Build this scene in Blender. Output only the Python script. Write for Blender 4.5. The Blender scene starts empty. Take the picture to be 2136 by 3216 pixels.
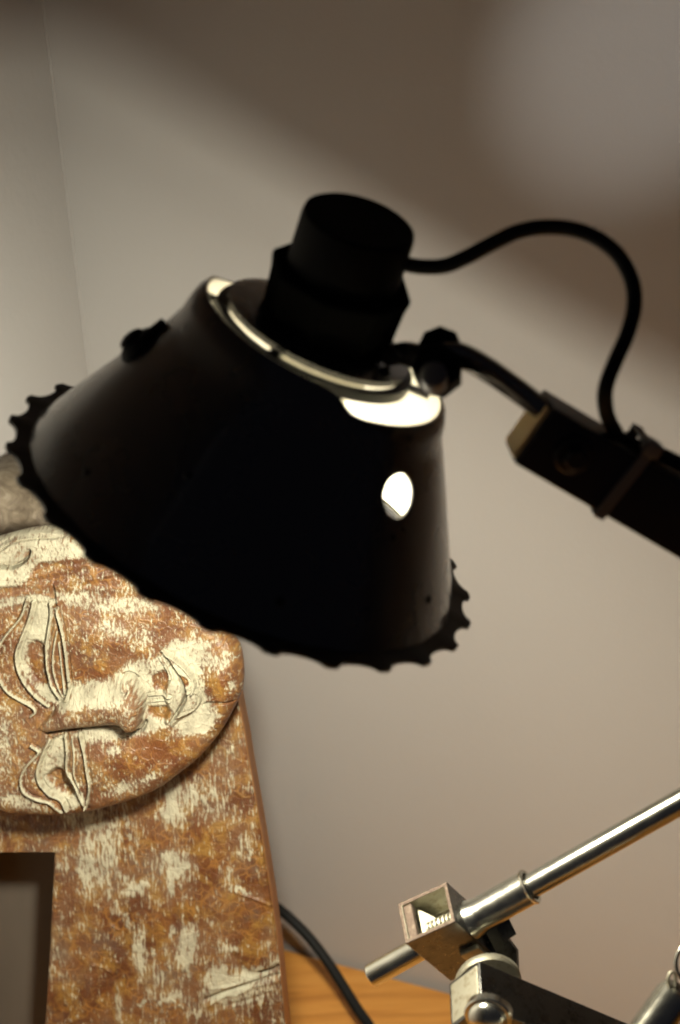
import bpy, bmesh, math, random
import numpy as np
from mathutils import Vector, Matrix, noise
random.seed(4); rng = np.random.default_rng(7)

# ------------------------------------------------------------------ camera
FP = 6814.0; CX, CY = 1068.0, 1608.0          # focal length and centre in photograph pixels
PITCH, ROLL, CAMH = math.radians(30), math.radians(3.6), 0.9512
R0 = Vector((1, 0, 0)); U0 = Vector((0, math.sin(PITCH), math.cos(PITCH))); F = Vector((0, math.cos(PITCH), -math.sin(PITCH)))
R = math.cos(ROLL) * R0 - math.sin(ROLL) * U0
U = math.cos(ROLL) * U0 + math.sin(ROLL) * R0
O = Vector((0, 0, CAMH))
sc = bpy.context.scene
cam = bpy.data.cameras.new('camera'); camo = bpy.data.objects.new('camera', cam); sc.collection.objects.link(camo)
camo.matrix_world = Matrix(((R.x, U.x, -F.x, O.x), (R.y, U.y, -F.y, O.y), (R.z, U.z, -F.z, O.z), (0, 0, 0, 1)))
cam.sensor_fit = 'VERTICAL'; cam.sensor_height = 23.6; cam.lens = 50; cam.clip_start = .01; cam.clip_end = 50
cam.dof.use_dof = True; cam.dof.focus_distance = 1.0; cam.dof.aperture_fstop = 6.3
sc.camera = camo

# ------------------------------------------------------------------ world, light, exposure
w = bpy.data.worlds.new('World'); sc.world = w; w.use_nodes = True
bg = w.node_tree.nodes['Background']; bg.inputs[0].default_value = (.66, .68, .95, 1); bg.inputs[1].default_value = .016
sc.view_settings.view_transform = 'Standard'; sc.view_settings.look = 'None'; sc.view_settings.gamma = 1
sc.view_settings.use_curve_mapping = False; sc.view_settings.exposure = 0
BULB = 430.0; NECK = 8.0
sc.cycles.max_bounces = 10; sc.cycles.diffuse_bounces = 6; sc.cycles.glossy_bounces = 4
sc.cycles.use_denoising = True; sc.cycles.sample_clamp_indirect = 6; sc.cycles.caustics_reflective = False; sc.cycles.caustics_refractive = False
al = bpy.data.lights.new('room_fill', 'AREA'); al.energy = .1; al.size = 1.2; al.color = (1, .93, .85)  # weak fill added behind the camera, no visible source
alo = bpy.data.objects.new('room_fill', al); sc.collection.objects.link(alo)
alo.location = (-1.6, -.5, 2.2); alo.rotation_euler = (Vector((0, .9, .4)) - alo.location).to_track_quat('-Z', 'Y').to_euler()

sl_ = bpy.data.lights.new('wall_patch_spot', 'SPOT'); sl_.energy = 25; sl_.color = (1, .95, .88); sl_.spot_size = math.radians(6.9); sl_.spot_blend = 1; sl_.shadow_soft_size = .004  # spot added near the camera to make the pale patch on the wall
slo = bpy.data.objects.new('wall_patch_spot', sl_); sc.collection.objects.link(slo)
slo.location = O + R * .22 + U * .22 - F * .3
_d = (O + ((2010 - CX) / FP * R - (170 - CY) / FP * U + F) * 1.02) - slo.location; slo.rotation_euler = _d.to_track_quat('-Z', 'Y').to_euler(); slo.scale = (1, 1, 1)

# ------------------------------------------------------------------ helpers
def ray(px, py): return (px - CX) / FP * R - (py - CY) / FP * U + F
def at(px, py, z): return O + ray(px, py) * z
def dv(x, y, z): return x * R - y * U + z * F          # direction from (right, down, away)
def proj(P):
    d = P - O; z = d.dot(F); return (d.dot(R) / z * FP + CX, -d.dot(U) / z * FP + CY)
RN, UN, FN, ON = (np.array(v) for v in (R, U, F, O))

def mat(name, color=(.5, .5, .5), rough=.5, metal=0., spec=None, coat=0.):
    m = bpy.data.materials.new(name); m.use_nodes = True
    b = m.node_tree.nodes['Principled BSDF']
    b.inputs['Base Color'].default_value = (*color, 1); b.inputs['Roughness'].default_value = rough; b.inputs['Metallic'].default_value = metal
    if spec is not None: b.inputs['Specular IOR Level'].default_value = spec
    b.inputs['Coat Weight'].default_value = coat
    return m
class NT:
    def __init__(s, m): s.t = m.node_tree; s.b = s.t.nodes['Principled BSDF']
    def n(s, kind, **kw):
        x = s.t.nodes.new(kind)
        for k, v in kw.items(): setattr(x, k, v)
        return x
    def l(s, a, b): s.t.links.new(a, b)
    def coord(s, scale=(1, 1, 1), rot=(0, 0, 0)):
        tc = s.n('ShaderNodeTexCoord'); mp = s.n('ShaderNodeMapping'); mp.inputs['Scale'].default_value = scale; mp.inputs['Rotation'].default_value = rot
        s.l(tc.outputs['Object'], mp.inputs[0]); return mp.outputs[0]
    def noise(s, vec, scale, detail=4, rough=.55, dist=0.):
        x = s.n('ShaderNodeTexNoise'); x.inputs['Scale'].default_value = scale; x.inputs['Detail'].default_value = detail
        x.inputs['Roughness'].default_value = rough; x.inputs['Distortion'].default_value = dist; s.l(vec, x.inputs['Vector']); return x.outputs[0]
    def ramp(s, fac, stops):
        x = s.n('ShaderNodeValToRGB'); e = x.color_ramp.elements
        while len(e) < len(stops): e.new(.5)
        for q, (p, c) in zip(e, stops): q.position = p; q.color = (*c, 1) if len(c) == 3 else c
        s.l(fac, x.inputs[0]); return x.outputs[0]
    def mix(s, f, a, b, mode='MIX'):
        x = s.n('ShaderNodeMix', data_type='RGBA', blend_type=mode)
        if isinstance(f, (int, float)): x.inputs[0].default_value = f
        else: s.l(f, x.inputs[0])
        for v, i in ((a, 6), (b, 7)):
            if isinstance(v, tuple): x.inputs[i].default_value = (*v, 1)
            else: s.l(v, x.inputs[i])
        return x.outputs[2]
    def math(s, op, a, b=None, c=None, clamp=False):
        x = s.n('ShaderNodeMath', operation=op); x.use_clamp = clamp
        for v, i in ((a, 0), (b, 1), (c, 2)):
            if v is None: continue
            if isinstance(v, (int, float)): x.inputs[i].default_value = v
            else: s.l(v, x.inputs[i])
        return x.outputs[0]
    def bump(s, h, strength, dist):
        x = s.n('ShaderNodeBump'); x.inputs['Strength'].default_value = strength; x.inputs['Distance'].default_value = dist
        s.l(h, x.inputs['Height']); s.l(x.outputs[0], s.b.inputs['Normal'])
    def rough(s, fac, lo, hi):
        x = s.n('ShaderNodeMapRange'); x.inputs[3].default_value = lo; x.inputs[4].default_value = hi; s.l(fac, x.inputs[0]); s.l(x.outputs[0], s.b.inputs['Roughness'])

def root(name, loc, label, cat, group=None):
    o = bpy.data.objects.new(name, None); o.empty_display_size = .02; sc.collection.objects.link(o); o.location = loc
    o['label'] = label; o['category'] = cat
    if group: o['group'] = group
    return o
def wloc(o):
    v = Vector(o.location)
    while o.parent: o = o.parent; v += Vector(o.location)
    return v
def part(name, verts, faces, mats, parent=None, smooth=True, fm=None, loc=None, sharp=35):
    """verts in world coordinates -> one mesh object whose origin is loc (or the middle of its verts)"""
    V = np.array([tuple(v) for v in verts], float)
    c = np.array(loc if loc is not None else V.mean(0))
    me = bpy.data.meshes.new(name); me.from_pydata((V - c).tolist(), [], [list(map(int, f)) for f in faces])
    for m in (mats if isinstance(mats, (list, tuple)) else [mats]): me.materials.append(m)
    if fm is not None: me.polygons.foreach_set('material_index', np.array(fm, dtype=np.int32))
    me.validate(); me.update()
    bm = bmesh.new(); bm.from_mesh(me); bmesh.ops.recalc_face_normals(bm, faces=bm.faces)
    if smooth:
        for f_ in bm.faces: f_.smooth = True
        for e in bm.edges:
            if len(e.link_faces) == 2 and e.calc_face_angle(0) > math.radians(sharp): e.smooth = False
    bm.to_mesh(me); bm.free()
    o = bpy.data.objects.new(name, me); sc.collection.objects.link(o)
    if parent is not None:
        o.parent = parent; o.location = Vector(c) - wloc(parent)
    else: o.location = c
    return o
def basis(a):
    a = a.normalized(); h = Vector((0, 0, 1)) if abs(a.z) < .9 else Vector((1, 0, 0))
    u = a.cross(h).normalized(); return u, a.cross(u)
def tube(pts, rad, seg=20, cap=True):
    P = [Vector(p) for p in pts]; n = len(P); rr = rad if isinstance(rad, (list, tuple)) else [rad] * n
    u, v = basis(P[1] - P[0]); V = []; Fc = []; last = (P[1] - P[0]).normalized()
    for i, p in enumerate(P):
        t = (P[min(i + 1, n - 1)] - P[max(i - 1, 0)]).normalized()
        q = last.rotation_difference(t); u = (q @ u); v = (q @ v); last = t
        for k in range(seg):
            a_ = 2 * math.pi * k / seg; V.append(p + (u * math.cos(a_) + v * math.sin(a_)) * rr[i])
    for i in range(n - 1):
        for k in range(seg):
            k2 = (k + 1) % seg; Fc.append((i * seg + k, i * seg + k2, (i + 1) * seg + k2, (i + 1) * seg + k))
    if cap: Fc.append(tuple(range(seg))[::-1]); Fc.append(tuple((n - 1) * seg + k for k in range(seg)))
    return V, Fc
def lathe(org, ax, prof, seg=64, u=None, v=None, cap0=False, cap1=False, close=False):
    """prof: list of (radius, height along ax)"""
    if u is None: u, v = basis(ax)
    ax = ax.normalized(); V = []; Fc = []; n = len(prof)
    for r, h in prof:
        for k in range(seg):
            a_ = 2 * math.pi * k / seg; V.append(org + ax * h + (u * math.cos(a_) + v * math.sin(a_)) * r)
    for i in range(n if close else n - 1):
        j = (i + 1) % n
        for k in range(seg):
            k2 = (k + 1) % seg; Fc.append((i * seg + k, i * seg + k2, j * seg + k2, j * seg + k))
    if cap0: Fc.append(tuple(range(seg)))
    if cap1: Fc.append(tuple((n - 1) * seg + k for k in range(seg)))
    return V, Fc
def join(*ms):
    V = []; Fc = []
    for v, f in ms:
        o = len(V); V += list(v); Fc += [tuple(i + o for i in q) for q in f]
    return V, Fc
def box(c, a, b, d, bev=0.0):
    """box with corner c and edge vectors a, b, d; bevelled"""
    bm = bmesh.new(); vs = []
    for i in (0, 1):
        for j in (0, 1):
            for k in (0, 1): vs.append(bm.verts.new(c + a * i + b * j + d * k))
    for q in ((0, 1, 3, 2), (4, 6, 7, 5), (0, 4, 5, 1), (2, 3, 7, 6), (0, 2, 6, 4), (1, 5, 7, 3)): bm.faces.new([vs[i] for i in q])
    bmesh.ops.recalc_face_normals(bm, faces=bm.faces)
    if bev: bmesh.ops.bevel(bm, geom=list(bm.edges), offset=bev, segments=3, affect='EDGES', profile=.6)
    bm.verts.index_update(); V = [v.co.copy() for v in bm.verts]; Fc = [tuple(v.index for v in f.verts) for f in bm.faces]; bm.free()
    return V, Fc
def catmull(P, n=8):
    P = [Vector(p) for p in P]; Q = [P[0] * 2 - P[1]] + P + [P[-1] * 2 - P[-2]]; out = []
    for i in range(1, len(Q) - 2):
        for k in range(n):
            t = k / n; a, b, c, d = Q[i - 1:i + 3]
            out.append(.5 * ((2 * b) + (c - a) * t + (2 * a - 5 * b + 4 * c - d) * t * t + (3 * b - a - 3 * c + d) * t ** 3))
    return out + [P[-1]]
def dome(org, ax, r, h, seg=40, base=.0):
    prof = [(r, -base)] + [(r * math.cos(t), h * math.sin(t)) for t in np.linspace(0, math.pi / 2 - .02, 10)]
    return lathe(org, ax, prof, seg, cap0=True, cap1=True)

# ------------------------------------------------------------------ materials
m_wall = mat('painted_wall', (.62, .575, .535), .75); t = NT(m_wall); c = t.coord()
t.l(t.mix(t.noise(c, 5, 5), (.452, .448, .440), (.482, .476, .466)), t.b.inputs['Base Color'])
t.bump(t.math('ADD', t.noise(c, 260, 4), t.math('MULTIPLY', t.noise(c, 38, 3), 1.5)), .22, .0010)
m_table = mat('orange_beech', (.5, .2, .05), .45); t = NT(m_table); c = t.coord((2.2, 26, 2.2), (0, 0, math.radians(24)))
g = t.noise(c, 5, 6, .6, .6)
t.l(t.ramp(g, [(.25, (.44, .175, .034)), (.5, (.62, .28, .058)), (.78, (.70, .35, .090))]), t.b.inputs['Base Color']); t.bump(g, .15, .0005)
m_black = mat('black_enamel', (.015, .0145, .0145), .34, 0, .8, .6); t = NT(m_black); c = t.coord(); t.rough(t.noise(c, 45, 5), .20, .36); t.bump(t.noise(c, 120, 3), .06, .0004)
m_flange = mat('black_rim_enamel', (.009, .009, .009), .42, 0, .3); t = NT(m_flange); t.bump(t.noise(t.coord(), 300, 3), .1, .0003)
m_inner = mat('aged_inner_enamel', (.84, .82, .70), .45); t = NT(m_inner); t.bump(t.noise(t.coord(), 400, 4), .25, .0006)
m_bake = mat('black_bakelite', (.006, .0058, .006), .55, 0, .06); t = NT(m_bake); t.rough(t.noise(t.coord(), 80, 4), .55, .7)
m_matt = mat('matt_black_plastic', (.006, .006, .006), .8, 0, 0.); NT(m_matt).bump(NT(m_matt).noise(NT(m_matt).coord(), 300, 3), .1, .0003)
m_cable = mat('black_rubber_cable', (.007, .008, .008), .6, 0, .22); t = NT(m_cable); t.bump(t.noise(t.coord(), 500, 3), .1, .0003)
m_tie = mat('grey_plastic_tie', (.16, .155, .15), .4); t = NT(m_tie); t.rough(t.noise(t.coord(), 200, 3), .4, .6)
m_arm = mat('dark_painted_steel', (.022, .020, .021), .34, .4); t = NT(m_arm); c = t.coord(); t.rough(t.noise(c, 90, 5), .28, .5)
m_plug = mat('tan_fibre', (.55, .33, .12), .6); t = NT(m_plug); t.l(t.mix(t.noise(t.coord(), 700, 4), (.74, .50, .20), (.90, .66, .34)), t.b.inputs['Base Color'])
def chrome(name, col, lo, hi, sc_=150, b=.05, stain=None):
    m = mat(name, col, lo, 1.0); t = NT(m); c = t.coord(); n_ = t.noise(c, sc_, 6, .65); t.rough(n_, lo, hi); t.bump(t.noise(c, 900, 3), b, .0002)
    if stain: t.l(t.mix(t.ramp(t.noise(c, 220, 6, .7), [(.52, (0, 0, 0)), (.66, (1, 1, 1))]), col, stain), t.b.inputs['Base Color'])
    return m
m_chrome = chrome('worn_chrome', (.58, .575, .50), .13, .30, 160, .1)
m_steel = chrome('dull_plated_steel', (.12, .12, .115), .18, .40, 120, .15, (.07, .066, .06))
m_cast = chrome('pale_cast_metal', (.40, .385, .30), .42, .62, 200, .3, (.24, .21, .14))
m_rust = mat('brown_rust', (.13, .07, .035), .75, .3); t = NT(m_rust); c = t.coord(); n_ = t.noise(c, 900, 5, .7)
t.l(t.ramp(n_, [(.3, (.035, .018, .012)), (.55, (.075, .052, .036)), (.75, (.22, .185, .13))]), t.b.inputs['Base Color']); t.bump(n_, .6, .0008)
m_bulb = bpy.data.materials.new('glowing_bulb_glass'); m_bulb.use_nodes = True; t_ = m_bulb.node_tree; t_.nodes.clear()
e_ = t_.nodes.new('ShaderNodeEmission'); e_.inputs[0].default_value = (1, .915, .735, 1); e_.inputs[1].default_value = BULB
o_ = t_.nodes.new('ShaderNodeOutputMaterial'); t_.links.new(e_.outputs[0], o_.inputs[0])
m_neck = m_bulb.copy(); m_neck.name = 'silvered_bulb_neck'; [n_ for n_ in m_neck.node_tree.nodes if n_.type == 'EMISSION'][0].inputs[1].default_value = NECK

def limed(name, strokes, dark):
    """orange stained wood with white lime wash caught in its tool marks; 'lime' is how much wash lies there"""
    m = mat(name, (.4, .2, .05), .5, 0, .35); t = NT(m)
    at_ = t.n('ShaderNodeAttribute', attribute_name='lime'); lime = at_.outputs['Fac']
    uv = t.n('ShaderNodeAttribute', attribute_name='plane'); P = uv.outputs['Vector']
    def mp(scale, rot=0):
        x = t.n('ShaderNodeMapping'); x.inputs['Scale'].default_value = scale; x.inputs['Rotation'].default_value = (0, 0, rot); t.l(P, x.inputs[0]); return x.outputs[0]
    warp = t.noise(P, 25, 3); wv = t.n('ShaderNodeVectorMath', operation='MULTIPLY_ADD')
    big = t.noise(P, 28, 4, .6); mid = t.noise(P, 75, 5, .65, .4)
    st = t.noise(mp((1, strokes, 1), .08), 900, 2, .5)              # chisel flecks
    st2 = t.noise(mp((1, strokes * .55, 1), -.15), 420, 3, .55)
    fl = t.noise(mp((1, 1, 1)), 1500, 2)
    base = t.ramp(big, [(.25, (.062, .023, .009)), (.42, (.085, .031, .012)), (.55, (.128, .050, .016)), (.72, (.062, .028, .017))])
    base = t.mix(t.ramp(mid, [(.48, (0, 0, 0)), (.62, (1, 1, 1))]), base, (.20, .108, .026))
    base = t.mix(t.ramp(t.noise(P, 45, 4, .6, .8), [(.55, (0, 0, 0)), (.72, (dark, dark, dark))]), base, (.085, .050, .036))
    vo = t.n('ShaderNodeTexVoronoi', feature='DISTANCE_TO_EDGE'); vo.inputs['Scale'].default_value = 190
    wp = t.n('ShaderNodeTexNoise'); wp.inputs['Scale'].default_value = 120; wp.inputs['Detail'].default_value = 3; t.l(P, wp.inputs['Vector'])
    vm = t.n('ShaderNodeVectorMath', operation='MULTIPLY_ADD'); t.l(wp.outputs['Color'], vm.inputs[0]); vm.inputs[1].default_value = (.009, .009, 0); t.l(P, vm.inputs[2]); t.l(vm.outputs[0], vo.inputs['Vector'])
    vein = t.ramp(vo.outputs['Distance'], [(.02, (1, 1, 1)), (.11, (0, 0, 0))])
    base = t.mix(t.math('MULTIPLY', vein, t.ramp(t.noise(P, 60, 3), [(.45, (0, 0, 0)), (.6, (.6, .6, .6))])), base, (.25, .12, .028))
    # lime = smooth patches + flecks
    s = t.math('ADD', t.math('MULTIPLY', lime, 1.15), t.math('MULTIPLY', t.math('SUBTRACT', mid, .5), .9))
    s = t.math('ADD', s, t.math('MULTIPLY', t.math('SUBTRACT', st, .5), 2.1))
    s = t.math('ADD', s, t.math('MULTIPLY', t.math('SUBTRACT', st2, .5), 1.3))
    s = t.math('ADD', s, t.math('MULTIPLY', t.math('SUBTRACT', fl, .5), .6)); s = t.math('SUBTRACT', s, t.math('MULTIPLY', vein, .10))
    k = t.ramp(s, [(.40, (0, 0, 0)), (.80, (1, 1, 1))])
    veil = t.math('MULTIPLY', t.ramp(t.math('ADD', lime, t.math('MULTIPLY', t.math('SUBTRACT', big, .5), 1.2)), [(.1, (0, 0, 0)), (.8, (1, 1, 1))]), .5)
    col = t.mix(veil, base, (.185, .155, .11))
    limec = t.ramp(mid, [(.3, (.23, .215, .155)), (.6, (.38, .365, .27))])
    col = t.mix(k, col, limec)
    t.l(col, t.b.inputs['Base Color'])
    h = t.math('ADD', t.math('MULTIPLY', st, 1.0), t.math('MULTIPLY', mid, .7)); h = t.math('ADD', h, t.math('MULTIPLY', k, .25))
    h = t.math('SUBTRACT', h, t.math('MULTIPLY', vein, .35)); t.bump(h, .6, .0010); t.rough(k, .38, .72)
    return m
m_plaque = limed('limed_carved_wood', .45, .7)
m_board = limed('limed_board_wood', .22, .9)
m_edge = mat('raw_orange_wood', (.50, .20, .035), .55); t = NT(m_edge); t.l(t.mix(t.noise(t.coord((1, 1, .1)), 300, 4), (.38, .14, .025), (.60, .28, .06)), t.b.inputs['Base Color'])
m_crest = mat('grey_limed_wood', (.33, .29, .22), .7); t = NT(m_crest); c = t.coord(); n_ = t.noise(c, 120, 5, .65, 1)
t.l(t.ramp(n_, [(.3, (.09, .068, .045)), (.55, (.165, .135, .095)), (.75, (.25, .22, .165))]), t.b.inputs['Base Color']); t.bump(n_, .5, .002)

m_back = mat('opening_shade_grey', (.12, .10, .085), .6); t = NT(m_back); c = t.coord((1, 1, .08)); n_ = t.noise(c, 60, 4); t.l(t.mix(n_, (.07, .06, .048), (.095, .08, .065)), t.b.inputs['Base Color'])  # dark tone stands in for shade on the wall behind the opening
# ------------------------------------------------------------------ the room corner
W0 = at(870, 2960, 1.42); YAW = math.radians(26)
d1 = Vector((math.cos(YAW), -math.sin(YAW), 0)); nrm = Vector((math.sin(YAW), math.cos(YAW), 0))
q = ray(220, 700); CN = O + q * ((W0 - O).dot(nrm) / q.dot(nrm)); CN.z = 0
d2 = -nrm                                                         # left wall runs towards the camera
def wall(name, p, d, out, L, H, z0=-.75):
    a = Vector((p.x, p.y, z0)); V, Fc = box(a, d * L, out * .1, Vector((0, 0, H)))
    o = part(name, V, Fc, m_wall, smooth=False, loc=a); o['kind'] = 'structure'; return o
wall('wall_back', CN - d1 * .1, d1, nrm, 3.1, 3.0)
wall('wall_left', CN - d2 * .0, d2, -d1, 2.6, 3.0)
# bead of filler running up the corner
V, Fc = tube([CN + (d1 + d2) * .0006 + Vector((0, 0, z)) for z in (-.7, .3, .9, 2.2)], .0008, 10)
o = part('corner_bead', V, Fc, m_wall); o['kind'] = 'structure'
# table: a thick top against both walls
tt = root('wooden_table', (.3, .9, -.03), 'orange wooden tabletop pushed against the beige wall', 'table')
a0 = CN + (d1 + d2) * .004 ; a0.z = -.03
V, Fc = box(a0, d1 * 1.9, d2 * 1.05, Vector((0, 0, .03)), .002); part('tabletop', V, Fc, m_table, tt, smooth=False)
for i, j in ((.06, .06), (1.78, .06), (.06, .94), (1.78, .94)):
    V, Fc = box(a0 + d1 * i + d2 * j + Vector((0, 0, -.7)), d1 * .06, d2 * .06, Vector((0, 0, .698)), .003); part('leg', V, Fc, m_table, tt, smooth=False)
f_ = CN.copy(); f_.z = -.75; V, Fc = box(f_ - d1 * .1 - d2 * .1, d1 * 3.2, d2 * 2.8, Vector((0, 0, .02))); 
m_floor = mat('floor', (.12, .10, .085), .6); NT(m_floor).rough(NT(m_floor).noise(NT(m_floor).coord(), 9), .5, .7)
o = part('floor', V, Fc, m_floor, smooth=False); o['kind'] = 'structure'

# ------------------------------------------------------------------ the desk lamp head
LC = at(768.4, 1618.4, .80); AX = dv(.4079, -.8201, -.401).normalized()
LU = dv(.8201, .4079, 0).normalized(); LV = AX.cross(LU).normalized()
if LV.dot(U) > 0: LV = -LV                                       # LV points down the picture, towards the camera
def lp(th, r, h): return LC + AX * h + (LU * math.cos(th) + LV * math.sin(th)) * r
lamp = root('desk_lamp', LC, 'black enamel desk lamp with scalloped rim, glowing inside, on a jointed arm', 'lamp')
SEG = 200
def lip(th):
    """the vented collar stands higher on the near left of the top"""
    d = math.degrees(th) % 360; a = 1 / (1 + math.exp((d - 196) / 7)); b = 1 / (1 + math.exp(-(d - 70) / 3.0)); return a * b
prof_o = [(.0843, .0000), (.0828, .003), (.0800, .009)] + [(.0800 + (.0520 - .0800) * k, .009 + (.0605 - .009) * k) for k in np.linspace(.06, 1, 14)] + [(.0510, .0650), (.0495, .0685), (.0475, .0705)]
prof_i = [(.0465, .0703), (.0478, .0680), (.0492, .0645), (.0508, .060)] + [(.0788 + (.0508 - .0788) * k, .009 + (.060 - .009) * k) for k in np.linspace(.92, 0, 12)] + [(.0828, .0000)]
V = []; Fc = []; fm = []; pr = prof_o + prof_i; no = len(prof_o)
for i, (r, h) in enumerate(pr):
    for k in range(SEG):
        th = 2 * math.pi * k / SEG; e = max(0, (h - .05) / .0205) ** 1.5 * .0070 * lip(th); V.append(lp(th, r, h + e))
for i in range(len(pr)):
    j = (i + 1) % len(pr)
    for k in range(SEG):
        k2 = (k + 1) % SEG; Fc.append((i * SEG + k, i * SEG + k2, j * SEG + k2, j * SEG + k)); fm.append(0 if i < no - 1 or i == len(pr) - 1 else 1)
shade = part('shade', V, Fc, [m_black, m_inner], lamp, fm=fm, loc=LC, sharp=50)
def on_shade(px, py):
    best = None
    for th in np.linspace(0, 2 * math.pi, 721):
        for i in range(41):
            k = i / 40; r = .0800 + (.0520 - .0800) * k; h = .009 + .0515 * k; p = lp(th, r, h)
            n = (LU * math.cos(th) + LV * math.sin(th)) * .0515 + AX * .028
            if n.dot(p - O) > 0: continue
            x, y = proj(p); e = (x - px) ** 2 + (y - py) ** 2
            if best is None or e < best[0]: best = (e, p, n.normalized())
    return best[1], best[2]
p, n = on_shade(1256, 1560)                                       # the round vent hole
V, Fc = lathe(p - n * .006, n, [(.0078, 0), (.0078, .012)], 48, cap0=True, cap1=True)
cut = part('cutter', V, Fc, m_black); mod = shade.modifiers.new('b', 'BOOLEAN'); mod.object = cut; mod.operation = 'DIFFERENCE'; mod.solver = 'EXACT'
bpy.context.view_layer.update(); dg = bpy.context.evaluated_depsgraph_get(); nm = bpy.data.meshes.new_from_object(shade.evaluated_get(dg)); shade.modifiers.clear(); shade.data = nm
bpy.data.objects.remove(cut)
# scalloped flange
NT_ = 25; PH = math.radians(-1.71); V = []; Fc = []; K = NT_ * 24
def flr(th):
    s = ((th - PH) * NT_ / (2 * math.pi)) % 1.0; d = min(s, 1 - s)
    if d < .13: return .0928 - .0004 * abs(d) / .13
    x = (d - .5) / .37; return .0924 - .0036 * math.sqrt(max(0, 1 - x * x))
rings = [(0, .0008), (.0, -.0010), (.5, -.0010), (1, -.0018), (1, -.0006), (.5, .0002)]
for s, h in rings:
    for k in range(K):
        th = 2 * math.pi * k / K; ro = flr(th); V.append(lp(th, .0795 + (ro - .0795) * s, h + .0006))
for i in range(len(rings)):
    j = (i + 1) % len(rings)
    for k in range(K): Fc.append((i * K + k, i * K + (k + 1) % K, j * K + (k + 1) % K, j * K + k))
fl = part('scalloped_rim', V, Fc, [m_flange], shade, loc=LC)
# little sunk screws around the body
for px, py in ((268, 1485), (590, 1494), (1348, 1888), (876, 1893), (1234, 1694)):
    p, n = on_shade(px, py); V, Fc = lathe(p - n * .0006, n, [(.0016, 0), (.0016, .0009), (.0011, .0012), (.0009, .0006)], 24, cap0=True, cap1=True); part('screw', V, Fc, m_flange, shade)
# the side knob on the upper left of the shade
p, n = on_shade(440, 1085); tv = (AX - n * AX.dot(n)).normalized()
V, Fc = join(lathe(p - n * .001, n, [(.0080, 0), (.0088, .0012), (.0078, .0030), (.0060, .0042)], 14, cap0=True, cap1=True), tube([p + n * .001 + tv * .002, p + n * .0015 + tv * .012], .0022, 16), dome(p + n * .0040 - tv * .001, n, .0050, .0022))
part('side_knob', V, Fc, m_bake, shade, sharp=25)
# top plate with slots: upper disc, gap, lower ring, four arms to the lip
PC = at(1004, 1033, .771); PR = .0345; PA = AX
hp = (PC - LC).dot(AX)
def pp(th, r, h): return PC + AX * h + (LU * math.cos(th) + LV * math.sin(th)) * r
V1 = lathe(PC, AX, [(.0001, .0016), (.020, .0016), (.031, .0010), (.0352, -.0002), (.0350, -.0022), (.0320, -.0024), (.0001, -.0008)], 96, LU, LV)
plate = part('top_plate', *V1, [m_black], lamp, loc=PC)
V, Fc = lathe(PC, AX, [(.0360, -.0031), (.0378, -.0035), (.0382, -.0072), (.0366, -.0080), (.0340, -.0072), (.0340, -.0036)], 96, LU, LV, close=True)
part('vent_ring', V, Fc, [m_flange], plate)
for deg in (176, 262, 352, 40 + 65):
    a = math.radians(deg); r_ = (LU * math.cos(a) + LV * math.sin(a)); s_ = AX.cross(r_)
    c0 = PC + r_ * .030 + AX * -.0072 - s_ * .0028
    V, Fc = box(c0, r_ * .0158, s_ * .0056, AX * .0012, .0003); part('spoke', V, Fc, m_steel, plate)
    V, Fc = box(PC + r_ * .0305 + AX * -.0052 - s_ * .0022, r_ * .0035, s_ * .0044, AX * .0042, .0003); part('post', V, Fc, m_black, plate)
# bulb hanging in the shade
V, Fc = lathe(LC + AX * .0185, AX, [(.0001, -.034), (.010, -.0328), (.018, -.028), (.0230, -.020), (.0242, -.011), (.0230, -.002), (.0238, .006), (.0225, .014), (.0180, .022), (.0132, .028)], 48, LU, LV, cap1=True)
part('bulb', V, Fc, [m_bulb, m_neck], lamp, loc=LC, fm=[0 if i < 48 * 3 else 1 for i in range(len(Fc))])
bl = bpy.data.lights.new('added_down_beam', 'AREA'); bl.shape = 'DISK'; bl.size = .034; bl.energy = 1.95; bl.color = (1, .915, .74)      # disc light added below the bulb to brighten the lower wall
blo = bpy.data.objects.new('added_down_beam', bl); sc.collection.objects.link(blo); blo.location = LC - AX * .0245; blo.rotation_euler = (-AX).to_track_quat('-Z', 'Y').to_euler()
V, Fc = lathe(LC, AX, [(.0138, .0405), (.0150, .043), (.0150, .062), (.0190, .066), (.0195, .076)], 40, LU, LV, cap0=True, cap1=True)
part('bulb_holder', V, Fc, m_inner, lamp)
# socket housing on the plate
S0 = at(1022, 1028, .7705); S1 = at(1131, 690, .747); SA = (S1 - S0).normalized(); SL = (S1 - S0).length
su = (LU - SA * LU.dot(SA)).normalized(); sv = SA.cross(su)
V, Fc = lathe(S0, SA, [(.0240, -.004), (.0243, .002), (.0252, SL * .36), (.0262, SL * .47), (.0256, SL * .505), (.0215, SL * .535)], 8, su, sv, cap0=True, cap1=True)
sk = part('socket_housing', V, Fc, m_matt, lamp, sharp=20)
bv = sk.modifiers.new('bevel', 'BEVEL'); bv.width = .0012; bv.segments = 3; bv.limit_method = 'ANGLE'; bv.angle_limit = math.radians(20)
V, Fc = lathe(S0, SA, [(.0205, SL * .5), (.0203, SL * .62), (.0202, SL * .94), (.0198, SL * .985), (.0189, SL * .998), (.0186, SL * .990), (.010, SL * .987), (.0001, SL * .987)], 72, su, sv, cap0=True)
part('socket_cap', V, Fc, m_bake, sk)
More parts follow.
